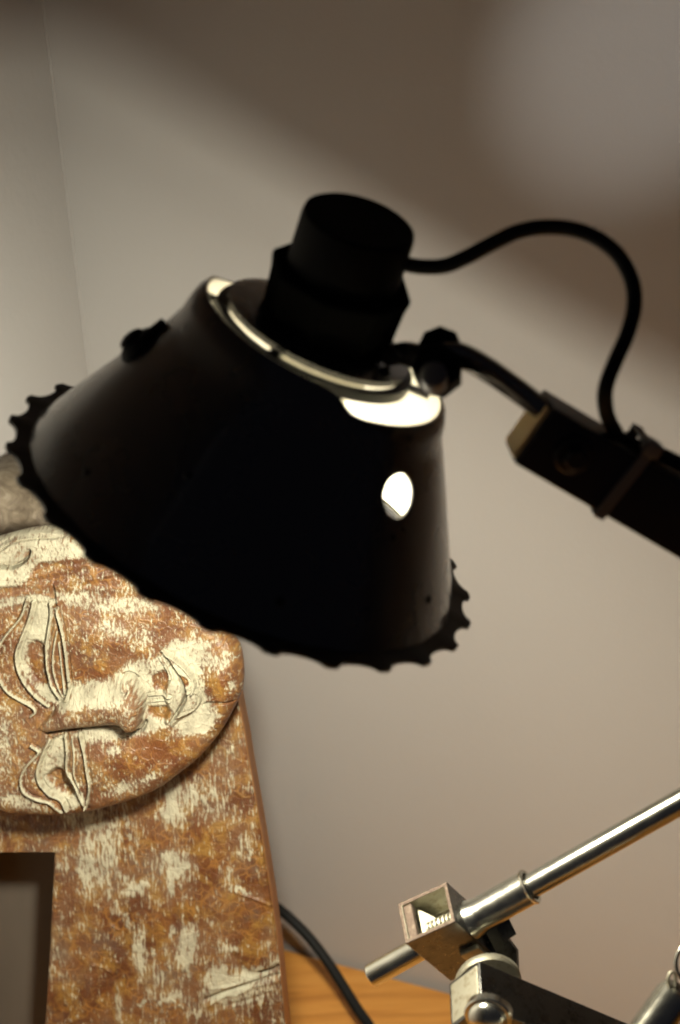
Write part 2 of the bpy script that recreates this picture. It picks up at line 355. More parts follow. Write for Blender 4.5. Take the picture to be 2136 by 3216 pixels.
# pivot: hex bolt, nut and bent lug
PV = at(1374, 1160, .742); fv = (-F * .9 + U * .25 + R * -.1).normalized()
V, Fc = lathe(PV - fv * .006, fv, [(.0084, 0), (.0089, .0008), (.0089, .0088), (.0079, .0098)], 7, cap0=True, cap1=True)
piv = part('pivot_nut', V, Fc, m_bake, lamp, sharp=20)
b0 = at(1366, 1197, .738)
V, Fc = join(dome(b0 + fv * .007, fv, .0046, .0012, 32, .008)); part('pivot_bolt', V, Fc, m_tie, piv)
V, Fc = lathe(at(1383, 1100, .752) - fv * .004, fv, [(.0072, 0), (.0078, .0006), (.0078, .0072), (.0070, .0078)], 8, cap0=True, cap1=True); part('wing_nut', V, Fc, m_bake, piv, sharp=20)
lugv = catmull([at(1215, 1120, .765), at(1270, 1110, .76), at(1330, 1128, .752), at(1380, 1140, .748)], 6)
V, Fc = tube(lugv, [.0035 + .0025 * i / len(lugv) for i in range(len(lugv))], 12); part('lug', V, Fc, m_black, piv)
# curved rod to the arm
rp = catmull([at(1385, 1112, .748), at(1450, 1118, .748), at(1530, 1160, .744), at(1610, 1215, .739), at(1690, 1275, .736), at(1770, 1340, .737)], 8)
V, Fc = tube(rp, [.0046 - .0009 * i / len(rp) for i in range(len(rp))], 28); part('curved_rod', V, Fc, chrome('dark_chrome_rod', (.22, .20, .17), .12, .25), lamp)
# square arm (edge vectors from the picture's corner at the open end)
au = dv(.83, .458, .31).normalized(); aw = dv(-.542, .784, .294); aw = (aw - au * aw.dot(au)).normalized(); at3 = au.cross(aw).normalized()
if at3.dot(F) < 0: at3 = -at3
A0 = at(1735, 1262, .728)                                         # top near corner of the open end
A0 = at(1740, 1282, .728)
V, Fc = box(A0, au * .34, aw * .0235, at3 * .0185, .0012)
arm = part('square_arm', V, Fc, m_arm, lamp, loc=A0)
V, Fc = box(A0 - au * .0014 + aw * .0016 + at3 * .0016, au * .0030, aw * .0203, at3 * .0153, .0008); part('end_plug', V, Fc, m_plug, arm)
bc = A0 + au * .0155 + aw * .0105
V, Fc = join(lathe(bc + at3 * .001, -at3, [(.0068, 0), (.0068, .0022), (.0060, .0028)], 36, cap0=True, cap1=True), lathe(bc, -at3, [(.0042, .001), (.0042, .0052), (.0036, .0058)], 6, cap0=True, cap1=True))
part('arm_bolt', V, Fc, m_arm, arm, sharp=20)
tc = A0 + au * .0375; e = .0009
for s_ in (0,):
    loop = [tc - aw * .0050 - at3 * e, tc + aw * (.0235 + e) - at3 * e + au * -.001, tc + aw * (.0235 + e) + at3 * (.0185 + e), tc - aw * .0050 + at3 * (.0185 + e)]
ms = []
for i in range(4):
    a, b = loop[i], loop[(i + 1) % 4]; dd = (b - a); nn = dd.cross(au).normalized()
    ms.append(box(a - au * .0021 - nn * .0006 - dd.normalized() * .0006, au * .0042, nn * .0012, dd + dd.normalized() * .0012, .0003))
ms.append(box(loop[0] - au * .0032 - aw * .0030 - at3 * .002, au * .0064, aw * .005, at3 * .006, .0008))
V, Fc = join(*ms); part('cable_tie', V, Fc, m_tie, arm)
# cable looping from the socket to the arm
cp = [(1262, 828, .752), (1330, 838, .75), (1400, 834, .748), (1470, 805, .745), (1545, 765, .742), (1620, 730, .74), (1700, 714, .738), (1790, 718, .735), (1870, 745, .733), (1940, 800, .731), (1984, 880, .729), (1992, 960, .727), (1970, 1050, .726),
      (1930, 1140, .725), (1902, 1220, .724), (1904, 1290, .732), (1926, 1345, .742), (1965, 1388, .748)]
V, Fc = tube(catmull([at(*q_) for q_ in cp] + [A0 + au * k_ - aw * .0032 + at3 * .0105 for k_ in (.052, .09, .15, .24, .345)], 8), .0027, 20); part('cable', V, Fc, m_cable, lamp)

# ------------------------------------------------------------------ the carved panel
PN = (Matrix.Rotation(math.radians(-9), 3, 'Z') @ Vector((0, -math.cos(math.radians(14)), math.sin(math.radians(14)))))   # faces camera, leans back
PO = at(450, 2400, 1.13)
ey = (Vector((0, 0, 1)) - PN * PN.z).normalized(); ex = ey.cross(PN).normalized()
if ex.dot(R) < 0: ex = -ex
PNn, POn, exn, eyn = (np.array(v) for v in (PN, PO, ex, ey))
def plane(X, Y, h, h0=0.):
    """photograph coordinates -> world points at height h over the board's face"""
    X = np.asarray(X, float); Y = np.asarray(Y, float)
    rr = (X[..., None] - CX) / FP * RN - (Y[..., None] - CY) / FP * UN + FN
    s = ((POn + PNn * h0 - ON) @ PNn) / (rr @ PNn); base = ON + rr * s[..., None] - PNn * h0
    return base + PNn * np.asarray(h)[..., None], base
def hashg(ix, iy, seed): 
    n = (ix * 374761393 + iy * 668265263 + seed * 1442695041) & 0x7fffffff; n = ((n ^ (n >> 13)) * 1274126177) & 0x7fffffff; return ((n ^ (n >> 16)) & 0xffff) / 65535.0
def vn(X, Y, seed):
    ix = np.floor(X).astype(np.int64); iy = np.floor(Y).astype(np.int64); fx = X - ix; fy = Y - iy; fx = fx * fx * (3 - 2 * fx); fy = fy * fy * (3 - 2 * fy)
    a = hashg(ix, iy, seed); b = hashg(ix + 1, iy, seed); c = hashg(ix, iy + 1, seed); d = hashg(ix + 1, iy + 1, seed)
    return (a * (1 - fx) + b * fx) * (1 - fy) + (c * (1 - fx) + d * fx) * fy
def fbm(X, Y, sx, sy, seed, o=3):
    s = 0; A = 1; T = 0
    for i in range(o): s = s + A * vn(X / sx * 2 ** i + 37 * i, Y / sy * 2 ** i + 11 * i, seed + i); T += A; A *= .5
    return s / T
def z4(P): return [(x * .574, 1600 + y * .574) for x, y in P]
def smooth_pl(P, n=6): return [(v.x, v.y) for v in catmull([Vector((x, y, 0)) for x, y in P], n)]
def dist(X, Y, P):
    D = np.full(X.shape, 1e9); T = np.zeros(X.shape); n = len(P) - 1
    xs = [p[0] for p in P]; ys = [p[1] for p in P]
    m = (X > min(xs) - 60) & (X < max(xs) + 60) & (Y > min(ys) - 60) & (Y < max(ys) + 60); x = X[m]; y = Y[m]; dm = D[m]; tm = T[m]
    for i in range(n):
        ax, ay = P[i]; bx, by = P[i + 1]; vx, vy = bx - ax, by - ay; L = vx * vx + vy * vy + 1e-9
        t = np.clip(((x - ax) * vx + (y - ay) * vy) / L, 0, 1); d = np.hypot(x - ax - t * vx, y - ay - t * vy); k = d < dm; dm = np.where(k, d, dm); tm = np.where(k, (i + t) / n, tm)
    D[m] = dm; T[m] = tm; return D, T
def inside(X, Y, P):
    r = np.zeros(X.shape, bool); n = len(P)
    for i in range(n):
        ax, ay = P[i]; bx, by = P[(i + 1) % n]
        with np.errstate(divide='ignore', invalid='ignore'): k = ((ay > Y) != (by > Y)) & (X < (bx - ax) * (Y - ay) / (by - ay + 1e-12) + ax)
        r ^= k
    return r
def poly_soft(X, Y, P, wd):
    d, _ = dist(X, Y, P + [P[0]]); i = inside(X, Y, P); return np.clip(.5 + np.where(i, d, -d) / wd / 2, 0, 1)
def blob(X, Y, cx, cy, rx, ry, a=0):
    c, s = math.cos(a), math.sin(a); dx, dy = X - cx, Y - cy; u = (dx * c + dy * s) / rx; v = (-dx * s + dy * c) / ry; return np.exp(-(u * u + v * v))

def plaque_fields(X, Y):
    mm = .001; H = np.zeros(X.shape); L = np.full(X.shape, .28)
    wx = X + 10 * (fbm(X, Y, 60, 60, 5) - .5); wy = Y + 10 * (fbm(X, Y, 60, 60, 9) - .5)
    H += .9 * mm * (fbm(X, Y, 130, 90, 1) - .5) + .5 * mm * (fbm(X, Y, 26, 34, 3) - .5)
    # shallow gouge facets: flowing cuts
    fy = Y + .28 * X + 18 * np.sin(X / 140)
    H += .32 * mm * np.abs(np.sin(fy / 13 + 2.5 * fbm(X, Y, 50, 50, 21))) * np.clip((1860 - Y) / 80, 0, 1)
    for cy_, am in ((1745, 1.0), (1785, .7), (1815, .9), (1850, .6)):
        yy = cy_ - .10 * (X - 150) + 12 * np.sin(X / 85 + cy_); H += am * mm * .9 * np.exp(-((Y - yy) / 9) ** 2)
    def ridge(P, wd, h, lime=.0, zz=True, taper=False):
        nonlocal H, L
        P = smooth_pl(z4(P) if zz else P); d, t = dist(X, Y, P); wd = wd * .68 if lime else wd; k = np.exp(-(d / wd) ** 2); k = k * 1.3 - (.4 * np.exp(-((d - 2.0 * wd) / (.9 * wd)) ** 2) if lime else 0) 
        if taper: k = k * np.clip(4 * t * (1 - t) + .25, 0, 1)
        H = H + h * (.78 if lime else 1) * mm * k; L = np.maximum(L, lime * np.exp(-(d / (wd * 1.25)) ** 4)) if lime else L
    def area(P, wd, h, lime=None):
        nonlocal H, L
        P = smooth_pl(z4(P)); k = poly_soft(X, Y, P, wd); k = k * k * (3 - 2 * k); H = H + h * mm * k
        if lime is not None: L = L * (1 - k) + lime * k
        return k
    # ---- bow, upper limb
    area([(205, 480), (300, 500), (285, 640), (275, 800), (300, 930), (340, 1010), (280, 1020), (190, 930), (130, 840), (118, 760), (150, 660), (185, 570)], 7, -.6, 1.0)
    k = area([(170, 720), (215, 700), (262, 740), (270, 840), (285, 930), (230, 950), (180, 900), (150, 830)], 10, -2.2, .35)
    L -= .35 * blob(X, Y, 118, 2085, 14, 38, -.25)
    area([(170, 490), (200, 500), (175, 600), (110, 720), (100, 820), (150, 940), (220, 1010), (200, 1040), (110, 990), (40, 910), (15, 820), (25, 730), (80, 650), (140, 570)], 6, -.5, .30)
    ridge([(172, 462), (135, 565), (62, 655), (22, 720), (6, 800), (16, 880), (62, 960), (130, 1010), (196, 1046), (218, 1078), (192, 1100)], 4.6, 1.9, 1.1)
    ridge([(203, 482), (182, 570), (140, 680), (114, 760), (124, 850), (170, 940), (225, 1000), (290, 1045)], 6.5, 1.9, 1.1)
    # ---- arrow feathers, upper
    ridge([(296, 485), (300, 560), (285, 650), (270, 740), (272, 830), (292, 920), (352, 1005)], 5.5, 1.9, 1.1)
    ridge([(326, 520), (362, 620), (385, 740), (396, 860), (402, 940), (392, 1000)], 5.5, 2.1, 1.1)
    ridge([(335, 640), (316, 740), (312, 840), (330, 920), (365, 1000)], 3.6, 1.2, .9)
    ridge([(345, 700), (358, 800), (366, 900), (375, 985)], 3.2, 1.0, .85)
    # ---- lime field around the horn
    area([(400, 930), (520, 905), (620, 890), (680, 850), (740, 800), (860, 780), (960, 700), (1080, 690), (1160, 720), (1120, 800), (1130, 960), (1190, 1100), (1120, 1200), (960, 1160), (820, 1190), (600, 1230), (500, 1240), (420, 1200), (500, 1150), (380, 1060), (330, 1020)], 16, -.2, .86)
    area([(845, 880), (930, 850), (945, 920), (920, 955), (850, 950)], 8, -1.0, .25)
    area([(830, 1050), (960, 1050), (950, 1110), (880, 1120), (830, 1090)], 8, -1.4, .15)
    # ---- broad form of the face: cheeks, chin, eye sockets
    zx, zy = X / .574, (Y - 1600) / .574
    for bx_, by_, rx, ry, h in ((600, 680, 230, 150, 2.6), (650, 1360, 230, 130, 2.6), (1225, 920, 75, 120, 2.6), (240, 800, 110, 240, -1.6), (330, 1400, 90, 170, -1.6), (985, 950, 110, 200, 1.8)): H = H + h * mm * blob(zx, zy, bx_, by_, rx, ry)
    # ---- the nose, running to the right, ridge line nearer its lower side
    xs_ = [225, 300, 400, 560, 680, 760, 800, 822]; top_ = np.interp(zx, xs_, [1166, 1085, 955, 905, 862, 872, 930, 1000]); rid = np.interp(zx, xs_, [1168, 1122, 1066, 1022, 1006, 1008, 1012, 1015])
    bot = np.interp(zx, [225, 290, 450, 600, 690, 735, 790, 822], [1172, 1190, 1156, 1138, 1136, 1172, 1150, 1040]); hm = np.interp(zx, [225, 300, 450, 620, 720, 770, 800, 815, 822], [0, 3.6, 7.6, 10.6, 13.0, 13.8, 11.0, 6.0, 0])
    uu = np.clip((rid - zy) / np.maximum(rid - top_, 1), 0, 1); vv = np.clip((zy - rid) / np.maximum(bot - rid, 1), 0, 1)
    pf = np.where(zy < rid, (1 - uu ** 1.7) ** 1.15, np.sqrt(np.clip(1 - vv ** 2.2, 0, 1))); nose = hm * mm * pf * ((zx > 225) & (zx < 822)); H = H + nose
    side = np.clip((zy - rid + 26 + 14 * (fbm(X, Y, 30, 12, 61) - .5) * 4) / 22, 0, 1) * (zy < bot) * (zx > 240) * (zx < 815); L = L * (1 - side) + .36 * side
    ball = poly_soft(X, Y, z4([(722, 905), (770, 900), (805, 980), (812, 1060), (800, 1130), (750, 1150), (722, 1090), (712, 1000)]), 8); L = L * (1 - ball) + .40 * ball
    H = H + mm * (1.8 * blob(zx, zy, 722, 905, 40, 38) + 2.2 * blob(zx, zy, 765, 1125, 44, 40))
    ridge([(770, 885), (735, 862), (700, 872), (690, 905), (706, 935), (735, 938)], 3.6, -1.4); ridge([(735, 900), (752, 925), (740, 948)], 5, 1.0, .9)
    ridge([(280, 1196), (420, 1168), (560, 1150), (680, 1144), (720, 1176), (790, 1180), (815, 1130)], 5.0, -2.6)
    # ---- the lips, standing upright, and the groove above them
    lipu = poly_soft(X, Y, smooth_pl(z4([(895, 760), (930, 815), (955, 880), (925, 960), (945, 1040), (925, 1120), (950, 1140), (1000, 1060), (1030, 985), (985, 880), (925, 775)])), 7); H = H + 2.6 * mm * lipu
    lipl = poly_soft(X, Y, smooth_pl(z4([(925, 752), (1000, 790), (1060, 850), (1085, 930), (1108, 1010), (1080, 1060), (1000, 1110), (955, 1150), (1000, 1070), (1040, 985), (1000, 880)])), 7); H = H + 3.2 * mm * lipl
    ridge([(900, 752), (965, 820), (1015, 900), (1036, 985), (1000, 1060), (945, 1142)], 4.2, -2.4)
    ridge([(905, 742), (985, 786), (1050, 848), (1084, 920), (1074, 968)], 4.2, 1.5, 1.0); ridge([(890, 775), (930, 830), (950, 890)], 4, 1.3, .95)
    ridge([(1050, 960), (1095, 965), (1112, 1010), (1085, 1056), (1020, 1078), (975, 1105), (945, 1145)], 4.2, 1.4, .95)
    ridge([(832, 985), (900, 978), (960, 982)], 4.5, 1.2, .95); ridge([(832, 1022), (900, 1012), (960, 1004)], 3.5, 1.0, .9)
    area([(1005, 860), (1045, 880), (1060, 915), (1035, 930)], 4, -.9, .15)
    ridge([(1125, 1045), (1180, 1035), (1300, 1040)], 3.5, -1.7)
    # ---- lower limb
    area([(300, 1225), (375, 1210), (385, 1300), (385, 1400), (430, 1490), (455, 1580), (385, 1630), (340, 1560), (270, 1520), (235, 1450), (245, 1350)], 7, -.8, .9)
    area([(265, 1440), (330, 1400), (395, 1450), (425, 1530), (380, 1550), (310, 1520)], 9, -2.6, .30)
    L -= .3 * blob(X, Y, 175, 2385, 16, 40, -.2)
    ridge([(190, 1262), (232, 1302), (172, 1370), (136, 1440), (150, 1515), (220, 1558), (290, 1582), (352, 1642)], 4.4, 1.8, 1.1)
    ridge([(292, 1235), (252, 1320), (226, 1400), (236, 1470), (288, 1536), (345, 1565), (378, 1632)], 6.5, 1.9, 1.1)
    ridge([(378, 1205), (386, 1300), (384, 1400), (428, 1490), (482, 1612)], 5, 2.0, 1.1)
    ridge([(458, 1195), (488, 1300), (502, 1400), (508, 1500), (484, 1610)], 5, 2.0, 1.1)
    ridge([(415, 1210), (428, 1320), (425, 1420), (462, 1530), (478, 1590)], 3.2, 1.0, .9)
    # ---- the scroll at the top
    area([(-400, 60), (100, 60), (330, 100), (420, 170), (520, 230), (380, 245), (300, 260), (230, 270), (150, 380), (40, 400), (-400, 460)], 9, .9, .78)
    ridge([(178, 208), (168, 245), (115, 285), (45, 297), (-60, 280), (-200, 220)], 4.5, -2.6)
    ridge([(-300, 240), (-60, 190), (50, 145), (150, 122), (260, 115), (350, 122)], 6, 1.2, 1.0)
    ridge([(0, 225), (70, 175), (180, 150), (330, 140)], 2.4, -.8)
    area([(0, 470), (200, 440), (330, 470), (300, 500), (190, 485), (0, 520)], 8, .2, .8); area([(330, 440), (560, 455), (820, 470), (900, 520), (700, 540), (400, 505)], 12, .1, .62)
    # ---- the split in the grain
    ridge([(314, 392), (322, 470), (330, 560), (344, 640)], 1.8, -3.2)
    # ---- lime patches
    for (bx, by, rx, ry, an, k_) in ((375, 1960, 60, 22, .2, .35), (470, 1985, 26, 30, 0, .3), (60, 2500, 70, 26, .35, .4), (25, 2300, 22, 90, 0, .35), (370, 2335, 20, 12, 0, .7), (400, 2455, 40, 16, -.4, .6), (480, 2425, 28, 14, -.5, .5),
            (610, 2275, 50, 12, -.35, .8), (690, 2060, 46, 26, .1, .45), (735, 2140, 12, 16, 0, .6), (640, 2240, 60, 14, -.1, .4), (250, 1850, 110, 14, -.1, .25), (290, 2260, 60, 16, 0, .3)): L = L + k_ * blob(X, Y, bx, by, rx, ry, an)
    for (bx, by, rx, ry, k_) in ((330, 2090, 60, 34, .22), (520, 2330, 90, 45, .22), (700, 2130, 26, 34, .30), (420, 2380, 60, 30, .1), (500, 2060, 60, 20, .15), (15, 2180, 40, 26, .2)): L = L - k_ * blob(X, Y, bx, by, rx, ry)
    return H, np.clip(L, 0, 1.15)

def mesh_attr(o, lime, pl):
    me = o.data; a = me.attributes.new('lime', 'FLOAT', 'POINT'); a.data.foreach_set('value', np.asarray(lime, np.float32).ravel())
    b = me.attributes.new('plane', 'FLOAT_VECTOR', 'POINT'); b.data.foreach_set('vector', np.asarray(pl, np.float32).ravel())
def grid_part(name, P, Fc, fm, mats, parent, lime, pl, sharp=60):
    c = np.array(PO); me = bpy.data.meshes.new(name); me.from_pydata((P - c).tolist(), [], Fc.tolist() if hasattr(Fc, 'tolist') else Fc)
    for m in mats: me.materials.append(m)
    me.polygons.foreach_set('material_index', np.asarray(fm, np.int32)); me.polygons.foreach_set('use_smooth', np.ones(len(me.polygons), bool)); me.update()
    o = bpy.data.objects.new(name, me); sc.collection.objects.link(o); o.parent = parent; o.location = Vector(c) - wloc(parent); mesh_attr(o, lime, pl); return o

panel = root('face_carving', (PO.x, PO.y - .05, 0), 'orange stained wood carving of a sideways face, whitened with lime, on a tall board', 'wood carving')
# outline of the raised plaque
out = [(172, 1655), (240, 1672), (330, 1712), (420, 1768), (520, 1830), (620, 1905), (700, 1975), (746, 2025), (761, 2088), (762, 2151), (752, 2191), (729, 2237), (689, 2306), (631, 2375), (563, 2432), (488, 2484), (402, 2518), (287, 2550), (172, 2564), (57, 2559), (0, 2550),
       (-120, 2500), (-230, 2410), (-300, 2290), (-330, 2130), (-300, 1970), (-240, 1850), (-160, 1770), (-80, 1715), (0, 1688), (100, 1662)]
ol = smooth_pl(out + [out[0]], 14)[:-1]
cx_, cy_ = 230., 2120.
an = np.array([math.atan2(y - cy_, x - cx_) for x, y in ol]); rd = np.array([math.hypot(x - cx_, y - cy_) for x, y in ol]); o_s = np.argsort(an); an = an[o_s]; rd = rd[o_s]
NTH, NR = 1150, 330
th = np.linspace(-math.pi, math.pi, NTH, endpoint=False); ro = np.interp(th, np.r_[an - 2 * math.pi, an, an + 2 * math.pi], np.r_[rd, rd, rd])
ro = ro + 2.0 * (fbm(th * 40, th * 0, 3, 3, 77) - .5)
s = 1 - (1 - np.linspace(.004, 1, NR)) ** 1.25
X = cx_ + np.outer(s, ro * np.cos(th)); Y = cy_ + np.outer(s, ro * np.sin(th))
Hf, Lf = plaque_fields(X, Y)
de = np.outer(1 - s, ro); wd = 46.0; k = np.clip(de / wd, 0, 1); edge = np.sqrt(np.clip(1 - (1 - k) ** 2, 0, 1))
Z = .0195 + edge * .0095 + Hf * 1.35 * np.clip(de / 18, 0, 1) + .0035 * np.clip(1 - ((X - 250) / 560) ** 2 - ((Y - 2120) / 520) ** 2, 0, 1)
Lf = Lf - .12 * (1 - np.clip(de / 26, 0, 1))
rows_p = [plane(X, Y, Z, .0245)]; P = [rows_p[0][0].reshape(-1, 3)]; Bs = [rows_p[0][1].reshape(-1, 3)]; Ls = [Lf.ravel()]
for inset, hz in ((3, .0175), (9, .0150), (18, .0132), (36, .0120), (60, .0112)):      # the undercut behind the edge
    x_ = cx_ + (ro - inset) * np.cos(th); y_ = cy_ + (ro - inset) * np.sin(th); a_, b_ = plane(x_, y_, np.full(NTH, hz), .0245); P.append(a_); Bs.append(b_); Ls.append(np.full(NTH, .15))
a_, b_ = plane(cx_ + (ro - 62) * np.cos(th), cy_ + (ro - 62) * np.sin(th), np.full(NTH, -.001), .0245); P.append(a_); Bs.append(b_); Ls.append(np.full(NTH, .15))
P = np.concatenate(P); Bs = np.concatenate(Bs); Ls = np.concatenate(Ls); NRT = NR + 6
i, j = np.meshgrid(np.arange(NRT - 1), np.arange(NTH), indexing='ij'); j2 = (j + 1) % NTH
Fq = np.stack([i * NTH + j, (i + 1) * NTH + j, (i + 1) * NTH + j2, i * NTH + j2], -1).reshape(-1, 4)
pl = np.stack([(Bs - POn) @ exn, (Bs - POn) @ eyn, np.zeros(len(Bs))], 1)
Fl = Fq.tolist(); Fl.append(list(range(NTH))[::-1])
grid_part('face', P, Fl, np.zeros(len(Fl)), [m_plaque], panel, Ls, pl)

# the board: an upper cross piece and a leg below it
def board_fields(X, Y):
    mm = .001; H = .7 * mm * (fbm(X, Y, 90, 140, 31) - .5) + .5 * mm * (fbm(X, Y, 18, 70, 33) - .5); L = .26 + .45 * (fbm(X, Y, 70, 110, 35) - .5) + .25 * (fbm(X, Y, 22, 60, 39) - .5)
    wn = fbm(X, Y, 16, 40, 71) * 3; wm = fbm(X, Y, 16, 40, 75) * 3
    z5 = lambda P: [(x * .574, 2400 + y * .574) for x, y in P]
    for (bx, by, rx, ry, an_, k_) in ((960, 230, 45, 130, 0, .8), (1080, 190, 40, 70, .2, .35), (1180, 260, 60, 120, 0, .25), (560, 320, 170, 70, -.1, .45), (620, 560, 50, 130, 0, .55), (500, 560, 60, 110, 0, .55), (540, 420, 110, 60, 0, .3), (360, 560, 40, 60, 0, .35), (760, 720, 60, 30, -.6, .7),
            (970, 570, 90, 60, .3, .75), (1010, 620, 60, 45, 0, .5), (965, 720, 16, 70, 0, .8), (740, 440, 18, 22, 0, .8), (690, 650, 30, 20, 0, .7), (345, 880, 40, 110, .1, .25), (360, 1070, 60, 40, 0, .3), (790, 1080, 26, 130, 0, .75), (960, 970, 14, 60, 0, .8), (880, 1050, 60, 60, 0, .3), (1060, 1020, 45, 110, .1, .85), (1030, 1120, 40, 20, 0, .6),
            (1260, 1260, 130, 90, -.15, .75), (1420, 1180, 110, 26, -.35, .9), (1330, 1280, 170, 60, 0, .35), (1200, 1180, 30, 40, 0, .5), (800, 1340, 50, 14, -.3, .8), (960, 1320, 70, 16, -.1, .7), (1370, 560, 60, 130, -.3, .3), (1340, 720, 100, 12, .25, .55), (1310, 1040, 60, 30, .2, .4), (1385, 1040, 26, 12, .9, .6), (910, 1170, 14, 40, -.3, .5), (1050, 1180, 12, 50, -.5, .5), (700, 860, 16, 90, -.5, .45), (680, 1390, 16, 60, 0, .6), (1080, 1400, 60, 16, 0, .5), (60, 380, 200, 40, 0, .15)):
        L = L + .88 * k_ * blob(X + 14 * (wn - .5), Y + 20 * (wm - .5), bx * .574, 2400 + by * .574, rx * .574, ry * .574, an_)
    for (bx, by, rx, ry, k_) in ((1380, 900, 110, 170, .30), (880, 880, 110, 150, .15), (1120, 560, 60, 200, .12), (560, 1050, 110, 160, .22), (420, 1250, 140, 120, .15), (400, 700, 90, 60, .1)): L = L - k_ * blob(X, Y, bx * .574, 2400 + by * .574, rx * .574, ry * .574)
    for Pz, wd, h in (([(1120, 1290), (1250, 1240), (1380, 1200), (1540, 1150)], 5, -1.8), ([(1420, 1150), (1490, 1130), (1540, 1100)], 4, -1.8), ([(1130, 1330), (1230, 1270), (1300, 1262), (1380, 1220), (1450, 1205), (1560, 1180)], 5, .7), ([(1160, 1230), (1260, 1215), (1330, 1190)], 4, .7), ([(1200, 1330), (1330, 1300), (1480, 1250)], 4, -.7), ([(500, 1100), (560, 1110), (610, 1140)], 3, .9), ([(1290, 700), (1400, 740), (1480, 770)], 4, .9),
                      ([(640, 1080), (650, 1200), (640, 1300)], 4, .8), ([(600, 880), (660, 905), (660, 860)], 3, .7), ([(1290, 1060), (1340, 1140), (1440, 1150), (1530, 1110)], 14, -1.6)):
        d, t_ = dist(X, Y, smooth_pl(z5(Pz))); H = H + h * mm * np.exp(-(d / wd) ** 2)
    return H, np.clip(L, 0, 1)
def rightx(y): return np.interp(y, [1500, 1900, 2203, 2317, 2400, 2630, 2813, 2974, 3216, 3900, 4800], [640, 700, 746, 768, 781, 821, 850, 872, 895, 960, 1045])
def leftx(y): return np.interp(y, [2676, 2800, 2950, 3080, 3216, 3900, 4800], [171, 165, 158, 150, 141, 100, 50])
# where the leg meets the table
yb = 3000.
while plane(np.array([500.]), np.array([yb]), np.array([0.]))[0][0][2] > .0005 and yb < 6000: yb += 10
def slab(y0, y1, lx, rx, ny, nx, thick):
    ys = np.linspace(y0, y1, ny); t = np.linspace(0, 1, nx); XL = lx(ys); XR = rx(ys); X = XL[:, None] + (XR - XL)[:, None] * t[None, :]; Y = np.repeat(ys[:, None], nx, 1)
    H, L = board_fields(X, Y)
    dl = np.minimum(X - XL[:, None], XR[:, None] - X); H = H * np.clip(dl / 6, 0, 1) - .0012 * (1 - np.clip(dl / 7, 0, 1)) ** 2
    P, B = plane(X, Y, H); P = P.reshape(-1, 3); B = B.reshape(-1, 3); n = ny * nx
    per = [j for j in range(nx)] + [i * nx + nx - 1 for i in range(1, ny)] + [(ny - 1) * nx + j for j in range(nx - 2, -1, -1)] + [i * nx for i in range(ny - 2, 0, -1)]
    sk_ = P[per]; bk = B[per] - PNn * thick
    i, j = np.meshgrid(np.arange(ny - 1), np.arange(nx - 1), indexing='ij'); Fq = np.stack([i * nx + j, (i + 1) * nx + j, (i + 1) * nx + j + 1, i * nx + j + 1], -1).reshape(-1, 4).tolist(); nf = len(Fq)
    m = len(per)
    for a in range(m): b = (a + 1) % m; Fq.append([n + a, n + b, n + m + b, n + m + a])
    Fq.append([n + m + a for a in range(m)])
    Pn = np.concatenate([P, sk_, bk]); Bn = np.concatenate([B, B[per], B[per]]); Ln = np.concatenate([L.ravel(), np.zeros(2 * m)])
    fm = [0] * nf + [1] * (m + 1)
    return Pn, Bn, Ln, Fq, fm
S1_ = slab(1720, 2676, lambda y: np.full(y.shape, -330.), rightx, 300, 330, .016)
S2_ = slab(2676, yb, leftx, rightx, int((yb - 2676) / 3.2), 240, .016)
n1 = len(S1_[0]); P = np.concatenate([S1_[0], S2_[0]]); Bs = np.concatenate([S1_[1], S2_[1]]); Ls = np.concatenate([S1_[2], S2_[2]]); Fl = S1_[3] + [[i + n1 for i in f] for f in S2_[3]]; fm = S1_[4] + S2_[4]
pl = np.stack([(Bs - POn) @ exn, (Bs - POn) @ eyn + .4, np.zeros(len(Bs))], 1)
grid_part('board', P, Fl, fm, [m_board, m_edge], panel, Ls, pl)
# second leg, outside the picture on the left, so that the panel stands
S3_ = slab(2677, yb, lambda y: -330. + 0 * y, lambda y: -130. + 0 * y, 60, 20, .016)
pl = np.stack([(S3_[1] - POn) @ exn, (S3_[1] - POn) @ eyn + .4, np.zeros(len(S3_[1]))], 1)
grid_part('side_post', S3_[0], S3_[3], S3_[4], [m_board, m_edge], panel, S3_[2], pl)
# grey carved crest standing behind the plaque
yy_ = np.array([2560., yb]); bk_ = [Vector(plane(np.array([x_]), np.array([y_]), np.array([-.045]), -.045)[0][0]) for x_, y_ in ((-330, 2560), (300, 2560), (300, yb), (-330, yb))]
V = bk_ + [v - PN * .006 for v in bk_]; bo = part('opening_shade_board', V, [(0, 1, 2, 3), (7, 6, 5, 4), (0, 4, 5, 1), (1, 5, 6, 2), (2, 6, 7, 3), (3, 7, 4, 0)], m_back, panel, smooth=False)  # added board, fills the opening where the wall lies in shade
def crest_top(x): return 1556 + 14 * np.sin(x / 47) + .0 * x + np.clip((x - 60) / 160, 0, 3) ** 2 * 60 + np.clip((-x - 60) / 200, 0, 3) ** 2 * 60
xs = np.linspace(-260, 320, 90); v_ = np.linspace(0, 1, 50); X = np.repeat(xs[None, :], 50, 0); Y = crest_top(xs)[None, :] + (1860 - crest_top(xs))[None, :] * v_[:, None]
Hc = -.045 + .022 * np.sqrt(np.clip(1 - (1 - np.clip((Y - crest_top(X)) / 120, 0, 1)) ** 2, 0, 1)) + .006 * (fbm(X, Y, 60, 40, 51) - .5)
P, B = plane(X, Y, Hc); P2, _ = plane(X, Y, np.full(X.shape, -.075) ); n = P.reshape(-1, 3).shape[0]
